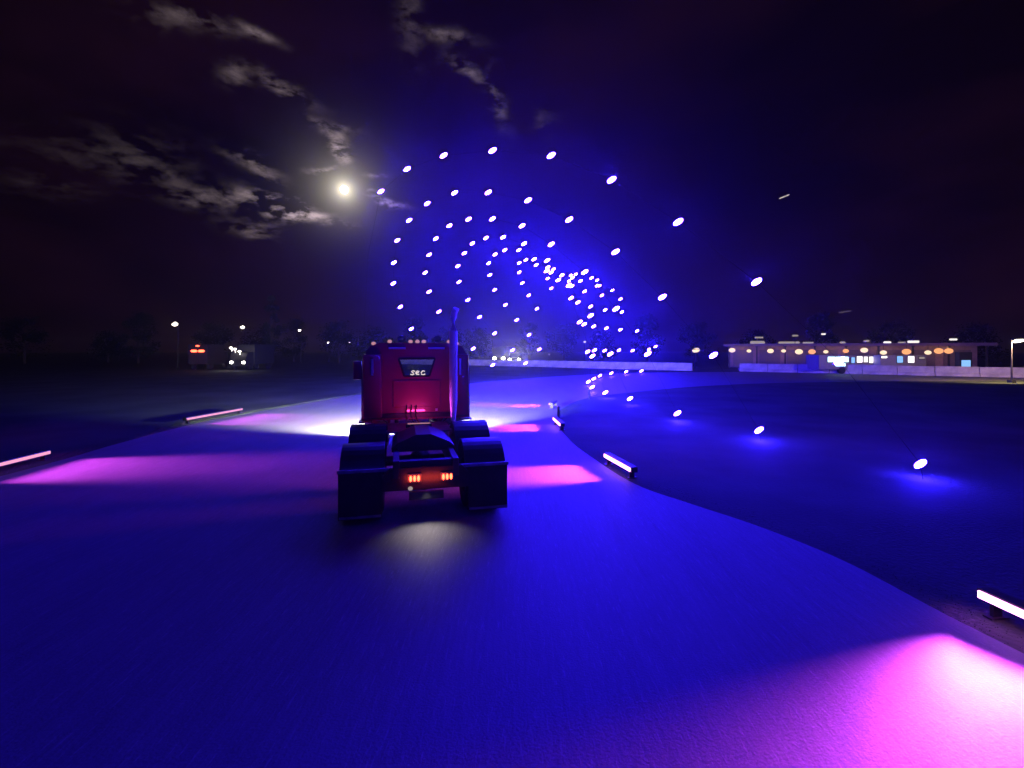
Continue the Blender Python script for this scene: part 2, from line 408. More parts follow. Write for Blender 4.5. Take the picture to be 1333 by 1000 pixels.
for k, pts in enumerate(ARCHES):
    base = Vector((pts[0][0], pts[0][1], 0))
    root = empty("light_arch", base); tag(root, ARCH_LABELS[k], "light arch", "arches of blue lamps over the track")
    P = [Vector(p) for p in pts]
    path = [Vector((P[0].x + .05, P[0].y, 0))] + [p.copy() for p in P]
    last = P[-1]; d = (P[-1] - P[-2]) if len(P) > 1 else Vector((0, 0, 1))
    if last.z > 3.0:      # wire goes on to a distant foot
        g = Vector((last.x + d.x * .6, last.y + max(d.y, 0) * .8 + 1.5, 0))
        for t in (.25, .6, 1): path.append(last.lerp(g, t) + Vector((d.x, d.y, 0)) * math.sin(t * PI) * .8)
    else:
        path.append(Vector((last.x + .25 * d.x, last.y + .25 * d.y, 0)))
    mb = MB(); mb.tube([p - base for p in path], .003, 5); mb.build("frame", M['wire'], root)
    for p in P:
        s = 1.0 + max(0, (p.y - 12)) * .011
        if 'l' not in lamp_me:
            lb_ = MB(); lb_.ell((0, 0, 0), (.128, .056, .056), tilt, 12, 8)
            o = lb_.build("lamp", M['blue_led'], root, True); lamp_me['l'] = o.data
        else:
            o = bpy.data.objects.new("lamp", lamp_me['l']); COL.objects.link(o); o.parent = root
        o.location = p - base; o.scale = (s, s, s)


# ------------------------------------------------------------------ pink wash bars
def wash_bar(a, c, side, label, power, yaw=0., spread=24, pitch=6., h=.19, face='pink_face'):
    a = Vector((*a, 0)); c = Vector((*c, 0)); mid = (a + c) / 2; L = (c - a).length
    root = empty("light_bar", mid, math.atan2(c.y - a.y, c.x - a.x) - PI / 2)
    tag(root, label, "light bar", "pink light bars along the track edges")
    # local: Y along the bar, -X faces the track when side is 1
    f = -side
    MB().box((-f * .07, 0, h), (.14, L, .11), bev=.012).build("housing", M['black'], root)
    MB().box((f * .012, 0, h), (.018, L - .06, .065)).build("lens", M[face], root)
    for t in (-1, 1):
        mb = MB(); mb.box((-f * .07, t * (L / 2 - .12), (h - .075) / 2), (.10, .03, h - .075)).box((-f * .07, t * (L / 2 - .12), .012), (.2, .08, .012)); mb.build("foot", M['black'], root)
    ld = bpy.data.lights.new("wash_light", 'AREA'); ld.shape = 'RECTANGLE'; ld.size = L - .1; ld.size_y = .07
    ld.color = (.84, .08, 1.0); ld.energy = power; ld.spread = R(spread)
    lo = bpy.data.objects.new("wash_light", ld); COL.objects.link(lo); lo.parent = root; lo.location = (f * .03, 0, h)
    z = Vector((-f * math.cos(yaw), -math.sin(yaw), math.tan(R(pitch)))).normalized()   # light shines along -Z
    x = Vector((-math.sin(yaw) * -f, math.cos(yaw), 0)); x = (x - z * x.dot(z)).normalized(); y = z.cross(x)
    lo.rotation_euler = Matrix((x, y, z)).transposed().to_euler()
    return root
wash_bar((4.72, 3.30), (4.53, 4.65), 1, "nearest pink light bar, at the bottom right corner on the grass edge", BAR_POWER * 1.7, yaw=-.42, spread=34, pitch=1.6)
wash_bar((2.34, 9.35), (2.07, 10.68), 1, "glowing pink light bar right of the truck's rear wheels", BAR_POWER)
wash_bar((1.52, 14.95), (1.42, 16.35), 1, "third pink light bar from the front, right of the truck cab", BAR_POWER)
wash_bar((1.62, 20.6), (1.95, 21.9), 1, "small far pink light bar at the tip of the grass infield", BAR_POWER * .9)
wash_bar((-10.55, 9.0), (-10.75, 11.1), -1, "pink light bar at the left picture edge beside the track", BAR_POWER * 1.0, spread=24, pitch=1.2, h=.17, face="pink_dim")
wash_bar((-11.15, 16.3), (-10.8, 19.1), -1, "pink light bar on the far left verge, left of the truck cab", BAR_POWER * 1.0, spread=24, pitch=1.2, h=.17, face="pink_dim")

# two small dark bollards at the tip of the infield
bo = None
for i, (px, py, y, lab) in enumerate([(727, 545, 17.8, "short dark bollard on the infield tip beside the third pink bar"), (767, 518, 25.0, "short dark bollard on the infield edge below the far lamp feet")]):
    p = at(px, py, y); p.z = 0
    mb = MB(); mb.lathe([(0, .0), (.10, 0), (.10, .03), (.055, .05), (.05, .36), (.06, .38), (.055, .44), (.0, .47)], (0, 0, 0), Matrix.Identity(3), 14)
    o = mb.build("bollard", M['dark'], None, True); o.location = p; o['label'] = lab; o['category'] = "bollard"; o['group'] = "bollards on the infield edge"


# ------------------------------------------------------------------ the truck (local: +Y forward, origin under the tail)
TR = empty("tractor_truck", (-1.26, 7.0, 0), R(13.5))
tag(TR, "red semi tractor without trailer driving away, tail lights lit and chrome stack raised", "truck")
def part(mb, name, m, smooth=False, parent=None): return mb.build(name, m, parent or TR, smooth)
# chassis
for s in (-1, 1):
    mb = MB(); mb.box((s * .43, 2.9, .82), (.09, 5.9, .26), bev=.01)
    part(mb, "chassis_rail", M['black'])
mb = MB(); mb.box((0, .10, .80), (.77, .12, .24)); mb.box((0, 2.6, .80), (.77, .14, .2)); part(mb, "crossmember", M['black'])
# rear light panel with a sloping top (the tail is a low black beak between the flaps)
mb = MB(); mb.prism([(-.62, .52), (.62, .52), (.62, .74), (.52, .84), (-.52, .84), (-.62, .74)], -.04, .035, 'Y'); part(mb, "tail_panel", M['rubber'])
for cx in (-.17, .30):
    mb = MB(); mb.box((cx, -.052, .69), (.20, .02, .14), bev=.008); tl = part(mb, "tail_light", M['black'])
    for k in (-1, 0, 1):
        MB().ell((cx + k * .056, -.066, .69), (.020, .012, .044)).build("lens", M['tail'], tl, True)
ld = bpy.data.lights.new("tail_glow", 'AREA'); ld.size = .6; ld.size_y = .1; ld.shape = 'RECTANGLE'; ld.color = (1, .06, .03); ld.energy = 3.0
lo = bpy.data.objects.new("tail_glow", ld); COL.objects.link(lo); lo.parent = TR; lo.location = (0, -.09, .69); lo.rotation_euler = (-PI / 2, 0, PI)
# number plate lamp: a small whitish lamp under the tail lighting the road behind
mb = MB(); mb.box((0, -.05, .44), (.5, .05, .12), bev=.01); part(mb, "number_plate", M['dark'])
mb = MB(); mb.ell((-.23, -.05, .545), (.035, .03, .03)); part(mb, "work_lamp", M['strip'], True)
ld = bpy.data.lights.new("work_light", 'SPOT'); ld.energy = 22; ld.color = (1, .86, .8); ld.spot_size = R(112); ld.spot_blend = 1; ld.shadow_soft_size = .04
lo = bpy.data.objects.new("work_light", ld); COL.objects.link(lo); lo.parent = TR; lo.location = (0, -.12, .52); lo.rotation_euler = (R(-28), 0, 0)
# fifth wheel: tilted hump plate
mb = MB()
mb.prism([(-.50, .98), (.50, .98), (.42, 1.05), (.12, 1.18), (-.12, 1.18), (-.42, 1.05)], .75, 1.75, 'Y')
part(mb, "fifth_wheel", M['black'])
mb = MB(); mb.box((0, 1.25, .94), (1.0, .9, .07)); part(mb, "fifth_wheel_bracket", M['black'])
mb = MB(); mb.box((0, 2.75, .985), (1.25, 1.15, .03), bev=.005); part(mb, "deck_plate", M['steel'])
# wheels
def tyre_mb(x, y, wd, r):
    m_ = MB(); hw = wd / 2
    m_.lathe([(r * .55, -hw * .9), (r * .9, -hw), (r * .985, -hw * .8), (r, -hw * .55), (r, -.02), (r * .97, -.012), (r * .97, .012), (r, .02), (r, hw * .55), (r * .985, hw * .8), (r * .9, hw), (r * .55, hw * .9), (r * .5, hw * .4), (r * .5, -hw * .4), (r * .55, -hw * .9)], (x, y, r), RY, 32)
    return m_
def wheel(x, y, wd, r, sgn):
    wroot = empty("wheel", (0, 0, 0)); wroot.parent = TR
    tyre_mb(x, y, wd, r).build("tyre", M['rubber'], wroot, True)
    hw = wd / 2 * sgn
    m_ = MB(); m_.lathe([(r * .56, hw * .85), (r * .5, hw * .5), (r * .3, hw * .35), (r * .22, hw * .9), (0.001, hw * .95)], (x, y, r), RY, 24)
    for k in range(8):
        t = 2 * PI * k / 8; m_.cyl((x + hw * .35, y + math.cos(t) * r * .38, r + math.sin(t) * r * .38), (x + hw * .5, y + math.cos(t) * r * .38, r + math.sin(t) * r * .38), .016, seg=6)
    m_.build("rim", M['chrome'], wroot, True)
for y in (.68, 1.95):
    for s in (-1, 1):
        for j, x in enumerate((1.07, .76)): wheel(s * x, y, .29, .51, s)
for s in (-1, 1): wheel(s * .98, 5.75, .30, .51, s)
mb = MB(); mb.cyl((-.9, .68, .51), (.9, .68, .51), .09).cyl((-.9, 1.95, .51), (.9, 1.95, .51), .09).ell((0, .68, .51), (.2, .24, .2)).ell((0, 1.95, .51), (.2, .24, .2)); part(mb, "axle", M['black'], True)
# mud flaps and their hangers
for s in (-1, 1):
    mb = MB(); mb.box((s * .93, .04, .46), (.60, .018, .66), bev=.006); fl = part(mb, "mud_flap", M['rubber'])
    mb = MB(); mb.box((s * .93, .026, .16), (.58, .014, .035)); mb.build("trim", M['steel'], fl)
    mb = MB(); mb.box((s * .86, .06, .81), (.78, .05, .05), bev=.008); part(mb, "flap_hanger", M['steel'])
# rear quarter fenders over each axle
for s in (-1, 1):
    for y, full, top in ((.68, True, 0), (1.95, True, .1)):
        m_ = MB(); pr = []; rr = .585 + top
        a0, a1 = R(20 if y > 1 else 28), R(165)
        N = 14
        prof = [(y + math.cos(a0 + (a1 - a0) * k / N) * rr, .51 + math.sin(a0 + (a1 - a0) * k / N) * rr) for k in range(N + 1)]
        prof2 = [(y + math.cos(a0 + (a1 - a0) * k / N) * (rr - .02), .51 + math.sin(a0 + (a1 - a0) * k / N) * (rr - .02)) for k in range(N + 1)]
        for k in range(N):
            q = [prof[k], prof[k + 1], prof2[k + 1], prof2[k]]
            m_.prism(q, min(s * .60, s * 1.23), max(s * .60, s * 1.23), 'X')
        part(m_, "fender", M['black'], False)
# fuel tanks, steps
for s in (-1, 1):
    mb = MB(); mb.cyl((s * .88, 3.1, .68), (s * .88, 4.5, .68), .30, seg=28); tk = part(mb, "fuel_tank", M['chrome'], True)
    mb = MB()
    for y in (3.4, 4.2): mb.cyl((s * .88, y - .03, .68), (s * .88, y + .03, .68), .307, seg=28)
    mb.build("strap", M['black'], tk, True)
    mb = MB(); mb.box((s * 1.1, 4.0, .98), (.26, .7, .03)); part(mb, "step", M['steel'])
# cab shell: rear wall with a trapezoid window opening, sides, roof, front
CB, CT, CWB, CWT = 1.04, 2.60, 1.16, 1.08       # bottom, shoulder, half widths
YB, YF = 3.50, 5.15
wz0, wz1, wx0, wx1 = 1.98, 2.36, .27, .39
wcx = .0
mb = MB(); v = mb.bm.verts.new
def quad(pts): mb.bm.faces.new([v(p) for p in pts])
out = [(-CWB, CB), (CWB, CB), (CWB, 2.2), (CWT + .02, 2.45), (CWT - .1, 2.63), (.8, 2.70), (-.8, 2.70), (-CWT + .1, 2.63), (-CWT - .02, 2.45), (-CWB, 2.2)]
win = [(-wx0, wz0), (wx0, wz0), (wx1, wz1), (-wx1, wz1)]
def back_wall(y0, y1, wn):
    # ring of quads between outline and window, with thickness
    pairs = [((-CWB, CB), (CWB, CB), wn[1], wn[0]), ((CWB, CB), (CWB, 2.2), wn[1], None), ((CWB, 2.2), (CWT + .02, 2.45), wn[2], wn[1]),
             ((CWT + .02, 2.45), (CWT - .1, 2.63), wn[2], None), ((CWT - .1, 2.63), (.8, 2.70), wn[2], None), ((.8, 2.70), (-.8, 2.70), wn[3], wn[2]),
             ((-.8, 2.70), (-CWT + .1, 2.63), wn[3], None), ((-CWT + .1, 2.63), (-CWT - .02, 2.45), wn[3], None), ((-CWT - .02, 2.45), (-CWB, 2.2), wn[0], wn[3]), ((-CWB, 2.2), (-CWB, CB), wn[0], None)]
    for y in (y0, y1):
        for a_, b2, c2, d2 in pairs:
            q = [a_, b2, c2] + ([d2] if d2 else [])
            mb.bm.faces.new([v((p[0], y, p[1])) for p in q])
    for i in range(4):
        a_, b2 = wn[i], wn[(i + 1) % 4]; mb.bm.faces.new([v((a_[0], y0, a_[1])), v((b2[0], y0, b2[1])), v((b2[0], y1, b2[1])), v((a_[0], y1, a_[1]))])
back_wall(YB, YB + .05, win)
fwin = [(-.95, 1.78), (.95, 1.78), (.88, 2.46), (-.88, 2.46)]
back_wall(YF - .05, YF, fwin)
n = len(out)
for i in range(n):
    a_, b2 = out[i], out[(i + 1) % n]
    mb.bm.faces.new([v((a_[0], YB, a_[1])), v((b2[0], YB, b2[1])), v((b2[0], YF, b2[1])), v((a_[0], YF, a_[1]))])
bmesh.ops.remove_doubles(mb.bm, verts=mb.bm.verts, dist=.0005)
part(mb, "cab", M['red'], True)
mb = MB(); mb.box((0, YB + .025, (wz0 + wz1) / 2), (wx1 * 1.8, .006, wz1 - wz0)); part(mb, "rear_window", M['glass'])
mb = MB(); mb.box((0, YF - .025, 2.12), (1.86, .008, .66)); part(mb, "windscreen", M['glass'])
mb = MB()
for a_, b2 in zip(win, win[1:] + win[:1]): mb.cyl((a_[0], YB - .008, a_[1]), (b2[0], YB - .008, b2[1]), .022, seg=8)
part(mb, "window_seal", M['rubber'], True)
# white script decal low in the rear window, given a glow though it is no lamp
mb = MB()
def script(ox, pts): mb.tube([(ox + x, YB - .004, wz0 + .055 + z) for x, z in pts], .013, 6)
script(-.13, [(.09, .045), (.05, .062), (.01, .045), (.05, .012), (.07, -.012), (.03, -.03), (-.01, -.015)])
script(-.03, [(.0, .0), (.06, .02), (.08, .045), (.04, .055), (.005, .02), (.02, -.02), (.08, -.02)])
script(.08, [(.09, .045), (.05, .058), (.01, .02), (.02, -.02), (.06, -.03), (.10, -.012)])
part(mb, "window_decal", M['glow_decal'], True)
# back panel relief: centre panel, side panels, ribs
mb = MB(); mb.box((0, YB - .018, 1.60), (1.02, .03, .58), bev=.014); part(mb, "back_panel", M['red'])
for s in (-1, 1):
    mb = MB(); mb.box((s * .93, YB - .06, 1.78), (.40, .12, 1.36), bev=.05); ex = part(mb, "side_extender", M['red'], True)
    mb = MB(); mb.box((s * .93, YB - .135, 2.18), (.05, .03, .36), bev=.01); mb.build("grab_handle", M['chrome'], ex)
    mb = MB(); mb.box((s * .42, YB - .02, 2.585), (.36, .05, .045), bev=.01); part(mb, "roof_rib", M['chrome'])
mb = MB(); mb.box((0, YB - .03, 1.13), (2.2, .06, .10), bev=.01); part(mb, "sill", M['black'])
# roof lamps and horns
for px in (-.92, -.58, -.13, .02, .16, .72, .9):
    mb = MB(); mb.ell((px, YB + .22, 2.735 if abs(px) < .8 else 2.69), (.05, .05, .04)); part(mb, "marker_lamp", M['amber'], True)
for px in (-.33, .46):
    mb = MB(); mb.lathe([(.02, 0), (.03, .35), (.045, .5), (.085, .56)], (px, YB + .75, 2.79), Matrix.Rotation(PI / 2, 3, 'X'), 16).cyl((px, YB + .5, 2.68), (px, YB + .5, 2.79), .02, seg=8)
    part(mb, "air_horn", M['chrome'], True)
# door mirrors on arms
for s in (-1, 1):
    ax = 1.36 if s < 0 else 1.24
    mb = MB(); mb.box((s * ax, YF - .1, 2.05), (.20, .10, .46), bev=.03); mr_ = part(mb, "mirror", M['red'], True)
    mb = MB(); mb.cyl((s * 1.1, YF - .1, 2.22), (s * ax, YF - .1, 2.22), .015, seg=8).cyl((s * 1.1, YF - .1, 1.9), (s * ax, YF - .1, 1.9), .015, seg=8); mb.build("arm", M['chrome'], mr_)
# exhaust stack
mb = MB(); sx, sy = .74, 3.02
mb.tube([(sx, sy, 1.05), (sx, sy, 1.5), (sx, sy, 2.2), (sx, sy, 2.95), (sx, sy, 3.25), (sx + .015, sy - .02, 3.34), (sx + .05, sy - .08, 3.42)], [.05, .085, .085, .085, .065, .065, .065], 18)
st = part(mb, "exhaust_stack", M['stack'], True)
mb = MB(); mb.tube([(sx, sy, 1.05), (sx + .01, sy, .95), (sx + .10, sy + .02, .86), (sx + .2, sy + .04, .72)], .05, 12); mb.build("elbow", M['chrome'], st, True)
mb = MB(); mb.box((sx, sy + .2, 2.45), (.06, .42, .04)).box((sx, sy + .2, 1.35), (.06, .42, .04)); mb.build("bracket", M['steel'], st)
# air and power lines behind the cab
mb = MB()
for i, x in enumerate((-.22, -.12, -.02)):
    mb.tube([(x, YB - .06, 1.35), (x - .02, YB - .28, 1.15), (x + .02, YB - .5, 1.06), (x + .05, YB - .9, 1.08), (x + .06, 2.0, 1.02)], .014, 6)
part(mb, "air_line", M['rubber'], True)
mb = MB(); mb.box((.42, YB - .05, 1.24), (.05, .03, .05)); part(mb, "socket", M['chrome'])
mb = MB(); mb.box((.0, 2.52, 1.05), (.5, .08, .07), bev=.01); dl = part(mb, "added_deck_lamp", M['black'])  # lamp added on the deck to throw red light on the cab back
mb = MB(); mb.box((0, 2.53, 1.09), (.44, .05, .012)); mb.build("lens", M['amber'], dl)
ld = bpy.data.lights.new("added_cab_glow", 'AREA'); ld.shape = 'RECTANGLE'; ld.size = .44; ld.size_y = .05; ld.color = (1, .04, .34); ld.energy = 3.2; ld.spread = R(110)
lo = bpy.data.objects.new("added_cab_glow", ld); COL.objects.link(lo); lo.parent = TR; lo.location = (0, 2.56, 1.11); lo.rotation_euler = (R(118), 0, 0)
# hood, front fenders, grille, bumper
mb = MB(); mb.prism([(5.15, .95), (6.75, .95), (6.78, 1.45), (6.5, 1.66), (5.15, 1.80)], -.62, .62, 'X')
bmesh.ops.bevel(mb.bm, geom=list(mb.bm.edges), offset=.05, segments=2, affect='EDGES'); part(mb, "hood", M['red'], True)
mb = MB(); mb.box((0, 6.80, 1.2), (.9, .05, .6), bev=.02); gr = part(mb, "grille", M['chrome'])
mb = MB(); mb.box((0, 6.85, .58), (2.3, .16, .32), bev=.04); part(mb, "bumper", M['chrome'], True)
for s in (-1, 1):
    m_ = MB(); rr = .64
    prof = [(5.75 + math.cos(R(5 + 170 * k / 14)) * rr, .51 + math.sin(R(5 + 170 * k / 14)) * rr) for k in range(15)]
    prof2 = [(5.75 + math.cos(R(5 + 170 * k / 14)) * (rr - .03), .51 + math.sin(R(5 + 170 * k / 14)) * (rr - .03)) for k in range(15)]
    for k in range(14): m_.prism([prof[k], prof[k + 1], prof2[k + 1], prof2[k]], min(s * .6, s * 1.2), max(s * .6, s * 1.2), 'X')
    part(m_, "front_fender", M['red'])
    mb = MB(); mb.cyl((s * .88, 6.62, .98), (s * .88, 6.80, .98), .11, seg=18); hl = part(mb, "headlight", M['chrome'], True)
    mb = MB(); mb.cyl((s * .88, 6.80, .98), (s * .88, 6.81, .98), .095, seg=18); mb.build("lens", M['head'], hl)
    ld = bpy.data.lights.new("headlight_beam", 'SPOT'); ld.energy = HEAD_POWER; ld.color = (1, .92, .80); ld.spot_size = R(112); ld.spot_blend = .6; ld.shadow_soft_size = .06
    lo = bpy.data.objects.new("headlight_beam", ld); COL.objects.link(lo); lo.parent = TR; lo.location = (s * .88, 6.86, .98)
    lo.rotation_euler = (R(90 - 1.8), 0, R(6 if s < 0 else -2))


# ------------------------------------------------------------------ vehicles far off
def small_vehicle(kind, loc, rz, label, group=None, lamps='tail'):
    r = empty(kind, loc, rz); tag(r, label, "car", group)
    mb = MB(); mb.prism([(-2.2, .35), (2.2, .35), (2.25, .75), (1.3, .92), (-2.0, .98), (-2.25, .8)], -.88, .88, 'X'); bmesh.ops.bevel(mb.bm, geom=list(mb.bm.edges), offset=.06, segments=2, affect='EDGES'); mb.build("body", M['carpaint'], r, True)
    mb = MB(); mb.prism([(-1.7, .97), (1.05, .93), (.35, 1.42), (-1.1, 1.45)], -.76, .76, 'X'); mb.build("cabin", M['dark'], r)
    for sx_ in (-1, 1):
        for yy in (-1.35, 1.35):
            m_ = MB(); m_.cyl((sx_ * .68, yy, .32), (sx_ * .9, yy, .32), .32, seg=16); m_.build("wheel", M['rubber'], r)
        m_ = MB(); m_.ell((sx_ * .62, -2.24, .76), (.24, .05, .09)); m_.build("tail_light", M['tail'], r)
        m_ = MB(); m_.ell((sx_ * .62, 2.24, .66), (.17, .06, .11)); m_.build("headlight", M['head'], r)
    return r
def box_truck(px, y, rz, label, red):
    p = at(px, 455, y); r = empty("box_truck", (p.x, y, 0), rz); tag(r, label, "truck", "trucks in the darkness at the left")
    mb = MB(); mb.box((0, 2.6, 1.95), (2.2, 5.0, 2.5), bev=.04); mb.build("box", M['dark'], r)
    mb = MB(); mb.prism([(5.15, .5), (7.0, .5), (7.0, 1.25), (6.5, 2.2), (5.15, 2.3)], -1, 1, 'X'); mb.build("cab", M['dark'], r)
    for sx_ in (-1, 1):
        for yy in (1.2, 6.0):
            m_ = MB(); m_.cyl((sx_ * .72, yy, .42), (sx_ * 1.05, yy, .42), .42, seg=16); m_.build("wheel", M['rubber'], r)
        if red:
            m_ = MB(); m_.ell((sx_ * .42, .05, 2.36), (.40, .06, .16)); m_.build("tail_light", M['tail'], r)
        m_ = MB(); m_.ell((sx_ * .75, 7.02, .95), (.18, .06, .14)); m_.build("headlight", M['head' if not red else 'glass'], r)
    if red:
        m_ = MB(); m_.ell((0, .05, 3.0), (.22, .05, .08)); m_.build("marker_light", M['tail'], r)
    else:
        for k, (xx, zz) in enumerate(((.75, 2.75), (.3, 2.6), (-.25, 2.32))):
            m_ = MB(); m_.ell((xx, 7.1 - k * .05, zz), (.20, .08, .12)).cyl((xx, 6.9, zz - .4), (xx, 6.95, zz), .03, seg=6); m_.build("work_lamp", M['post'], r)
    return r
box_truck(257, 60, R(10), "dark box truck showing glowing red tail lights in the darkness at the far left", True)
box_truck(347, 66, PI, "dark truck facing the camera with small white lamps, right of the red lights", False)
# dark bus with lit headlamps beyond the barrier in the middle
bx = at(650, 455, 92)
bus = empty("bus", (bx.x, 92, 0), R(172)); tag(bus, "dark bus with bright yellow white headlights behind the barrier, right of the truck", "bus")
mb = MB(); mb.box((0, -5, 1.75), (2.5, 11, 2.7), bev=.15); mb.build("body", M['carpaint'], bus, True)
mb = MB(); mb.box((0, .53, 2.1), (2.2, .03, 1.2)); mb.build("windscreen", M['glass'], bus)
for s in (-1, 1):
    mb = MB(); mb.box((s * 1.265, -5, 2.2), (.03, 9.6, .8)); mb.build("window_band", M['dark'], bus)
    for yy in (-1.8, -8.2):
        mb = MB(); mb.cyl((s * .95, yy, .48), (s * 1.24, yy, .48), .48, seg=18); mb.build("wheel", M['rubber'], bus)
    mb = MB(); mb.ell((s * .85, .56, .85), (.3, .08, .24)); mb.build("headlight", M['head'], bus)
hb = at(671, 455, 80)
car2 = small_vehicle("oncoming_car", (hb.x, 84, 0), R(176), "car with dazzling headlights beside the dark bus, seen over the barrier", lamps='head')
car2.scale = (1.25, 1.25, 1.3)
for s in (-1, 1):
    ld = bpy.data.lights.new("car_beam", 'SPOT'); ld.energy = 2200; ld.color = (1, .93, .7); ld.spot_size = R(70); ld.spot_blend = .8; ld.shadow_soft_size = .1
    lo = bpy.data.objects.new("car_beam", ld); COL.objects.link(lo); lo.parent = car2; lo.location = (s * .62, 2.36, .70); lo.rotation_euler = (R(85), 0, 0)


# ------------------------------------------------------------------ street lamps
def street_lamp(px, py, y, label, wd=.5, ht=.22, m='post'):
    p = at(px, py, y); r = empty("street_lamp", (p.x, y, 0)); tag(r, label, "street lamp", "street lamps round the track")
    H = p.z
    mb = MB(); mb.cyl((0, .5, 0), (0, .5, H + .12), .07, .035, seg=10).cyl((0, .5, H + .1), (0, 0, H + .16), .04, seg=8).box((0, .5, .1), (.34, .34, .2)); mb.build("pole", M['dark'], r, True)
    mb = MB(); mb.box((0, 0, H + .14), (wd * 1.1, .34, .1), bev=.03); mb.build("lamp_head", M['dark'], r)
    mb = MB(); mb.ell((0, -.03, H), (wd / 2, .16, ht / 2), Matrix.Rotation(R(-12), 3, 'Y')); mb.build("lamp", M[m], r, True)
street_lamp(228, 422, 62, "brightest and tallest street lamp at the left, above the red tail lights", .75, .5)
street_lamp(316, 426, 74, "street lamp left of the tall narrow tree", .6, .45)
street_lamp(390, 430, 88, "faint street lamp right of the tall narrow tree", .5, .38)
street_lamp(427, 446, 100, "tiny distant lamp low over the left verge", .45, .3)
street_lamp(455, 446, 104, "tiny distant lamp just left of the truck's cab", .45, .3)
street_lamp(715, 461, 96, "tiny lamp between the bus and the last arches", .4, .35, 'strip')
street_lamp(641, 441, 100, "small lamp over the dark bus roof", .55, .35, 'strip')
street_lamp(761, 445, 98, "small whitish lamp just left of the far row of blue lamps", .6, .45, 'stripb')
street_lamp(906, 456, 66, "warm lamp between the two barriers, left of the pit building", 1.1, .62, 'warm')
street_lamp(1326, 443.5, 36, "large oval lamp at the right picture edge", .95, .26, 'post')


ld = bpy.data.lights.new("lamp_light", 'SPOT'); ld.energy = 3000; ld.color = (1, .60, .36); ld.spot_size = R(150); ld.spot_blend = .6; ld.shadow_soft_size = .3
lo = bpy.data.objects.new("lamp_light", ld); COL.objects.link(lo); lo.parent = [o for o in bpy.data.objects if o.name.startswith('street_lamp')][-1]
q_ = [o for o in bpy.data.objects if o.get('label', '').startswith('large oval lamp')][0]; lo.parent = q_; lo.location = (0, -.1, 3.05); lo.rotation_euler = (R(55), 0, 0)
# ------------------------------------------------------------------ pit building with awning, right
A = at(948, 455, 68); B = at(1285, 455, 56)
A.z = B.z = 0; dv = (B - A); LB = dv.length; ang_b = math.atan2(dv.y, dv.x)
pit = empty("pit_building", A, ang_b); tag(pit, "long low pit building with a lit awning behind the right barrier", "building")
def bx(mb, x0, x1, y0, y1, z0, z1, bev=0.): return mb.box(((x0 + x1) / 2, (y0 + y1) / 2, (z0 + z1) / 2), (x1 - x0, y1 - y0, z1 - z0), bev=bev)
bx(MB(), 0, LB, 2.6, 8, 0, 3.1).build("wall", M['wall'], pit)
bx(MB(), -.6, LB + .6, -.8, 8.6, 3.1, 3.28, .02).build("roof", M['roof'], pit)
bx(MB(), -.6, LB + .6, -.88, -.80, 3.0, 3.34).build("fascia", M['wall'], pit)
n = 9
for k in range(n):
    x = .2 + (LB - .4) * k / (n - 1)
    mb = MB(); mb.box((x, -.5, 1.45), (.18, .18, 2.9)).box((x, -.5, 2.95), (.3, .3, .1)); mb.build("column", M['dark'], pit)
for k in range(n - 1):
    x = .2 + (LB - .4) * (k + .5) / (n - 1)
    bx(MB(), x - 1.3, x + 1.3, 2.5, 2.6, 0, 2.5).build("shutter", M['roof'], pit)
    for j in range(6): pass
pm = pit.matrix_world
def on_front(px, off=0.):
    """distance at which the ray through px meets the front line of the building"""
    r = Vector(((px - CX) / F, 1)); d = Vector((math.cos(ang_b), math.sin(ang_b))); nn = Vector((-d.y, d.x))
    q = Vector((A.x, A.y)) + nn * off
    return nn.dot(q) / nn.dot(r)
ORD = ['leftmost', 'second', 'third', 'fourth', 'fifth', 'sixth', 'seventh', 'eighth', 'ninth', 'tenth', 'eleventh', 'twelfth', 'thirteenth', 'rightmost']
def ordinal(i, n): return 'leftmost' if i == 0 else ('rightmost' if i == n - 1 else ORD[i] + ' from left')
cnt_ = {'w': 0, 'o': 0}
G_ = [(953, 456, 9, 'w'), (975, 457, 7, 'w'), (1003, 457, 10, 'w'), (1020, 457, 7, 'w'), (1040, 458, 12, 'w'), (1057, 458, 12, 'o'), (1075, 458, 7, 'w'), (1101, 457, 9, 'o'),
      (1125, 456, 10, 'w'), (1150, 459, 11, 'w'), (1180, 458, 13, 'o'), (1208, 459, 10, 'w'), (1222, 457, 12, 'o'), (1235, 457, 12, 'o')]
for px, py, dpx, c in G_:
    y = on_front(px, -1.0); p = at(px, py, y); rad = dpx * y / F / 2 * (.72 + .2 * random.random())
    r = empty("globe_lamp", (p.x, p.y, p.z)); i_ = cnt_[c]; cnt_[c] += 1; n_ = sum(1 for g in G_ if g[3] == c)
    tag(r, "%s of the %s globe lamps hanging under the pit building's awning" % (ordinal(i_, n_), 'warm white' if c == 'w' else 'orange'), "lamp", "warm white globes under the awning" if c == 'w' else "orange globes under the awning")
    mb = MB(); mb.ell((0, 0, 0), (rad, rad * .8, rad * .7)); mb.build("globe", M['warm' if c == 'w' else 'orange'], r, True)
    mb = MB(); mb.cyl((0, 0, rad * .75), (0, 0, max(3.1 - p.z, rad + .1)), .02, seg=6); mb.build("cord", M['dark'], r)
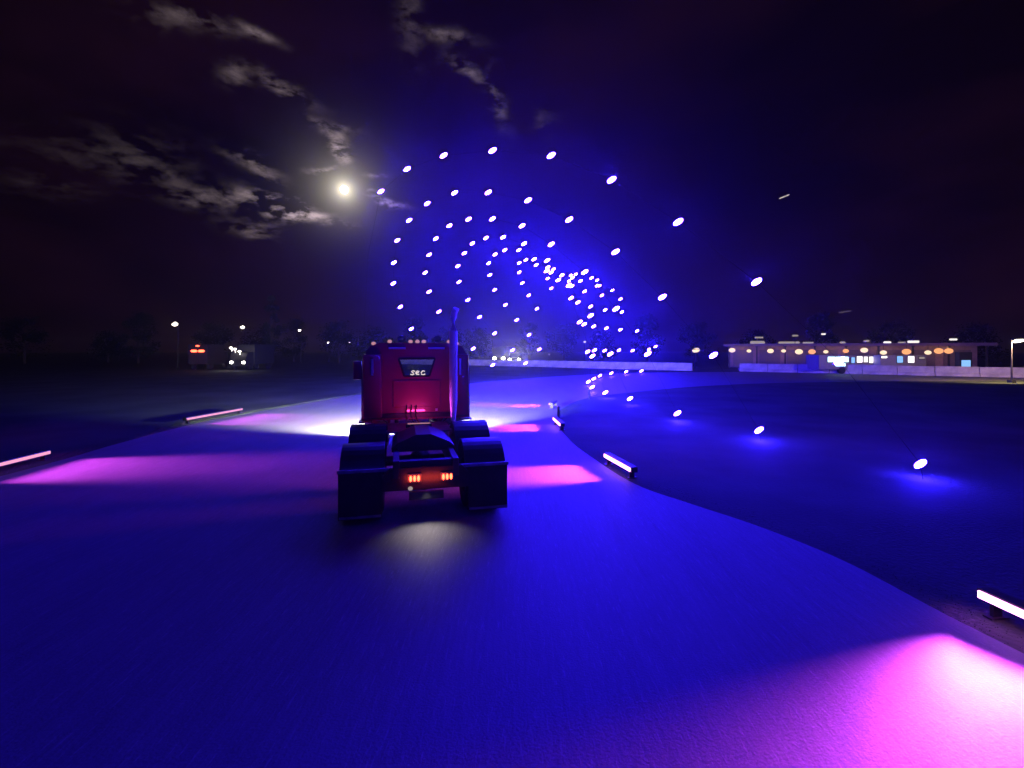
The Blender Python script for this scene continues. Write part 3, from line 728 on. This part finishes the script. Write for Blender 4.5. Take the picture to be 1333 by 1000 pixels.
S_ = [(986, 447, 17, 6, 'strip'), (1027, 446.5, 24, 3.5, 'strip'), (1052, 446.5, 12, 2.5, 'strip'), (988, 439.5, 10, 2, 'strip'), (1035, 437, 7, 2, 'strip'), (1072, 435, 5, 2, 'stripb'),
      (1097, 446, 6, 2.5, 'strip'), (1128, 444, 6, 2.5, 'strip'), (1138, 449, 9, 2, 'strip'), (1155, 446.5, 8, 4, 'stripb'), (1174, 447, 8, 4, 'strip'), (1189, 445, 12, 3, 'stripb'), (1203, 448.5, 10, 2, 'strip'), (1241, 442, 8, 2.4, 'stripb')]
S_.sort()
for i, (px, py, wp, hp, m) in enumerate(S_):
    y = on_front(px, .4 + (i % 3) * .8); p = at(px, py, y); W_ = wp * y / F; H_ = hp * y / F
    r = empty("floodlight", (p.x, p.y, 3.28), ang_b); tag(r, "%s of the white floodlights on posts above the pit building roof" % ordinal(i, len(S_)), "floodlight", "floodlights above the pit building roof")
    mb = MB(); mb.box((0, 0, p.z - 3.28), (W_, .12, H_), bev=min(H_, W_) * .3); mb.build("lamp", M[m], r)
    mb = MB(); mb.box((0, .12, p.z - 3.28), (W_ * 1.04, .1, H_ * 1.1)).cyl((0, .12, 0), (0, .12, max(p.z - 3.28, .05)), .04, seg=8); mb.build("housing", M['dark'], r)


for x in (2, 7.5, 13, 18.5, 24):
    ld = bpy.data.lights.new("awning_light", 'POINT'); ld.energy = 55; ld.color = (1, .5, .26); ld.shadow_soft_size = .2
    lo = bpy.data.objects.new("awning_light", ld); COL.objects.link(lo); lo.parent = pit; lo.location = (x, .3, 2.7)
# food trailers with lit hatches in front of the pit building
def trailer(px0, px1, y, label, panes):
    a = at(px0, 455, y); c = at(px1, 455, y); L = c.x - a.x
    r = empty("food_trailer", (a.x, y, 0)); tag(r, label, "food trailer", "trailers behind the right barrier")
    bx(MB(), 0, L, .0, 2.2, .45, 1.98, .06).build("body", M['trailer'], r, True)
    for xx in (L * .4, L * .6):
        mb = MB(); mb.cyl((xx, -.02, .36), (xx, .25, .36), .36, seg=16); mb.build("wheel", M['rubber'], r)
    mb = MB(); mb.box((L + .6, 1.1, .5), (1.3, .1, .08)); mb.build("drawbar", M['dark'], r)
    for (x, yy, wp, hp, m) in panes:
        q = at(x, yy, y - .05); W_ = wp * y / F; H_ = hp * y / F
        mb = MB(); mb.box((q.x - a.x, -.03, q.z), (W_ + .1, .05, H_ + .1)); fr = mb.build("window", M['dark'], r)
        mb = MB(); mb.box((q.x - a.x, -.06, q.z), (W_, .02, H_)); mb.build("pane", M[m], fr)
trailer(1066, 1141, 50, "pale food trailer with bright cyan white serving hatch and small lit windows", [(1091, 468, 27, 7, 'cyan'), (1094, 475, 13, 4, 'cyan'), (1110.5, 469, 4.5, 7.5, 'sky'), (1119, 468, 7, 8, 'cool'), (1127, 468, 5, 7, 'cool'), (1134, 468.5, 5, 8, 'cool')])
trailer(1146, 1206, 49, "dark food trailer with one blue pane beside one white pane", [(1151, 465, 7.5, 2.6, 'cool'), (1171.5, 468, 7.5, 8.5, 'sky'), (1186, 468, 8, 8.5, 'cool'), (1200, 466, 7, 2.6, 'strip')])
q = at(1258, 474.5, 46); r = empty("display_kiosk", (q.x, 46, 0)); tag(r, "small kiosk with a glowing pale blue square screen behind the barrier", "kiosk")
mb = MB(); mb.box((0, .3, 1.15), (1.25, .5, 2.3), bev=.04); mb.build("cabinet", M['dark'], r)
mb = MB(); mb.box((0, .03, q.z), (.86, .03, .82)); mb.build("screen", M['sky'], r)


# ------------------------------------------------------------------ dark trees round the far side
def tree_proto(h, wd, n, seed, narrow=False):
    rnd = random.Random(seed)
    r = empty("tree", (0, 0, 0))
    mb = MB(); mb.tube([(0, 0, 0), (.05, .02, h * .25), (.02, -.04, h * .55), (0, 0, h * .85)], [.22, .17, .1, .03], 8)
    for k in range(6):
        a = rnd.uniform(0, 2 * PI); z = h * rnd.uniform(.25, .6); e = wd * .35
        mb.tube([(0, 0, z), (math.cos(a) * e * .5, math.sin(a) * e * .5, z + h * .08), (math.cos(a) * e, math.sin(a) * e, z + h * .2)], [.08, .05, .02], 6)
    mb.build("trunk", M['bark'], r)
    mb = MB(); cl = []
    for _ in range(26):
        a = rnd.uniform(0, 2 * PI); z = rnd.uniform(.22, .97); prof = math.sin(min(1, (z - .1) / .9) * PI) ** .6
        rr = wd / 2 * prof * rnd.uniform(.2, 1)
        cl.append((math.cos(a) * rr, math.sin(a) * rr, z * h, wd * rnd.uniform(.12, .26)))
    for _ in range(n):
        c = cl[rnd.randrange(len(cl))]; d = Vector((rnd.gauss(0, 1), rnd.gauss(0, 1), rnd.gauss(0, .8))).normalized() * c[3] * rnd.random() ** .4
        p = Vector(c[:3]) + d; s = rnd.uniform(.10, .24); u = Vector((rnd.gauss(0, 1), rnd.gauss(0, 1), rnd.gauss(0, 1))).normalized(); w2 = u.orthogonal().normalized() * s * .6; u = u * s
        mb.bm.faces.new([mb.bm.verts.new(p - u), mb.bm.verts.new(p + w2), mb.bm.verts.new(p + u), mb.bm.verts.new(p - w2)])
    mb.build("crown", M['leaf'], r)
    return r
protos = [tree_proto(7.5, 6.5, 2600, 1), tree_proto(6.2, 7.5, 2600, 2), tree_proto(8.4, 5.6, 2600, 3)]
SPOTS = [(-88, 86), (-78, 92), (-69, 88), (-60, 96), (-52, 99), (-44, 96), (-32, 88), (-27, 93), (-20, 98), (-14, 104), (-8, 108), (4, 112), (12, 110), (20, 106), (29, 102), (38, 98), (47, 92), (56, 86), (64, 80), (70, 72)]
for i, (x, y) in enumerate(SPOTS):
    o = protos[i] if i < 3 else copy_tree(protos[i % 3])
    o.location = (x, y, 0); o.rotation_euler = (0, 0, random.uniform(0, 6)); s = random.uniform(.85, 1.12); o.scale = (s, s, s)
    side = "left" if x < -5 else "right"
    tag(o, "dark bushy tree in the tree line at the %s behind the track" % side, "tree", "dark trees at the " + side)
tall = tree_proto(11.5, 2.6, 2600, 9); p = at(353, 455, 78); tall.location = (p.x, 78, 0)
tag(tall, "tall narrow tree rising alone above the dark tree line left of the truck", "tree")


# ------------------------------------------------------------------ moon and aircraft
mb = MB(); mb.ell((0, 0, 0), (6.3, 6.3, 6.3), None, 32, 20); mo = mb.build("moon", M['moon'], None, True); mo.location = Vector((0, 0, CAMH)) + MOON * 900
tag(mo, "bright full moon shining through scraps of cloud", "moon")
def aircraft(px, py, y, L, rot, label, m, e):
    r = empty("aircraft", at(px, py, y)); tag(r, label, "aircraft"); r.rotation_euler = (0, -rot, R(4))
    mb = MB(); mb.tube([(-L / 2, 0, 0), (-L * .4, 0, 0), (L * .35, 0, 0), (L / 2, 0, 0)], [L * .015, L * .045, L * .05, L * .01], 12); mb.build("fuselage", M[m], r, True)
    mb = MB(); mb.prism([(-L * .12, -L * .38), (-L * .02, -L * .38), (L * .12, 0), (-L * .02, L * .38), (-L * .12, L * .38), (-L * .05, 0)], -L * .008, L * .008, 'Z'); mb.build("wing", M['dark'], r)
    mb = MB(); mb.prism([(-L * .48, 0), (-L * .40, 0), (-L * .46, L * .15), (-L * .5, L * .15)], -L * .006, L * .006, 'Y'); mb.build("tail_fin", M['dark'], r)
M['plane'] = emis("glowing_fuselage", (1, .85, .75), .65); M['plane2'] = emis("faint_glow_fuselage", (.8, .6, .7), .12)  # fuselages glow by themselves, standing in for the aircraft's lights
aircraft(1021, 256, 120, 3.0, R(22), "pale streak of a small aircraft high in the sky at the right", 'plane', 1)
aircraft(1100, 406, 120, 3.4, R(9), "dim small aircraft low in the sky above the pit building", 'plane2', 1)

# ------------------------------------------------------------------ haze
hb_ = MB(); hb_.box((0, 190, 5.7), (820, 640, 13.6)); hz = hb_.build("haze", M['dark']); tag(hz, "thin night haze glowing blue around the arch lamps", "haze", kind='stuff')
m = bpy.data.materials.new("haze"); nb = NB(nodes_of(m))
pv = nb.n('ShaderNodeVolumePrincipled'); pv.inputs['Color'].default_value = (.9, .9, .95, 1); pv.inputs['Density'].default_value = .0010; pv.inputs['Anisotropy'].default_value = .88
o_ = nb.n('ShaderNodeOutputMaterial'); nb.l(pv.outputs[0], o_.inputs['Volume'])
hz.data.materials.clear(); hz.data.materials.append(m)
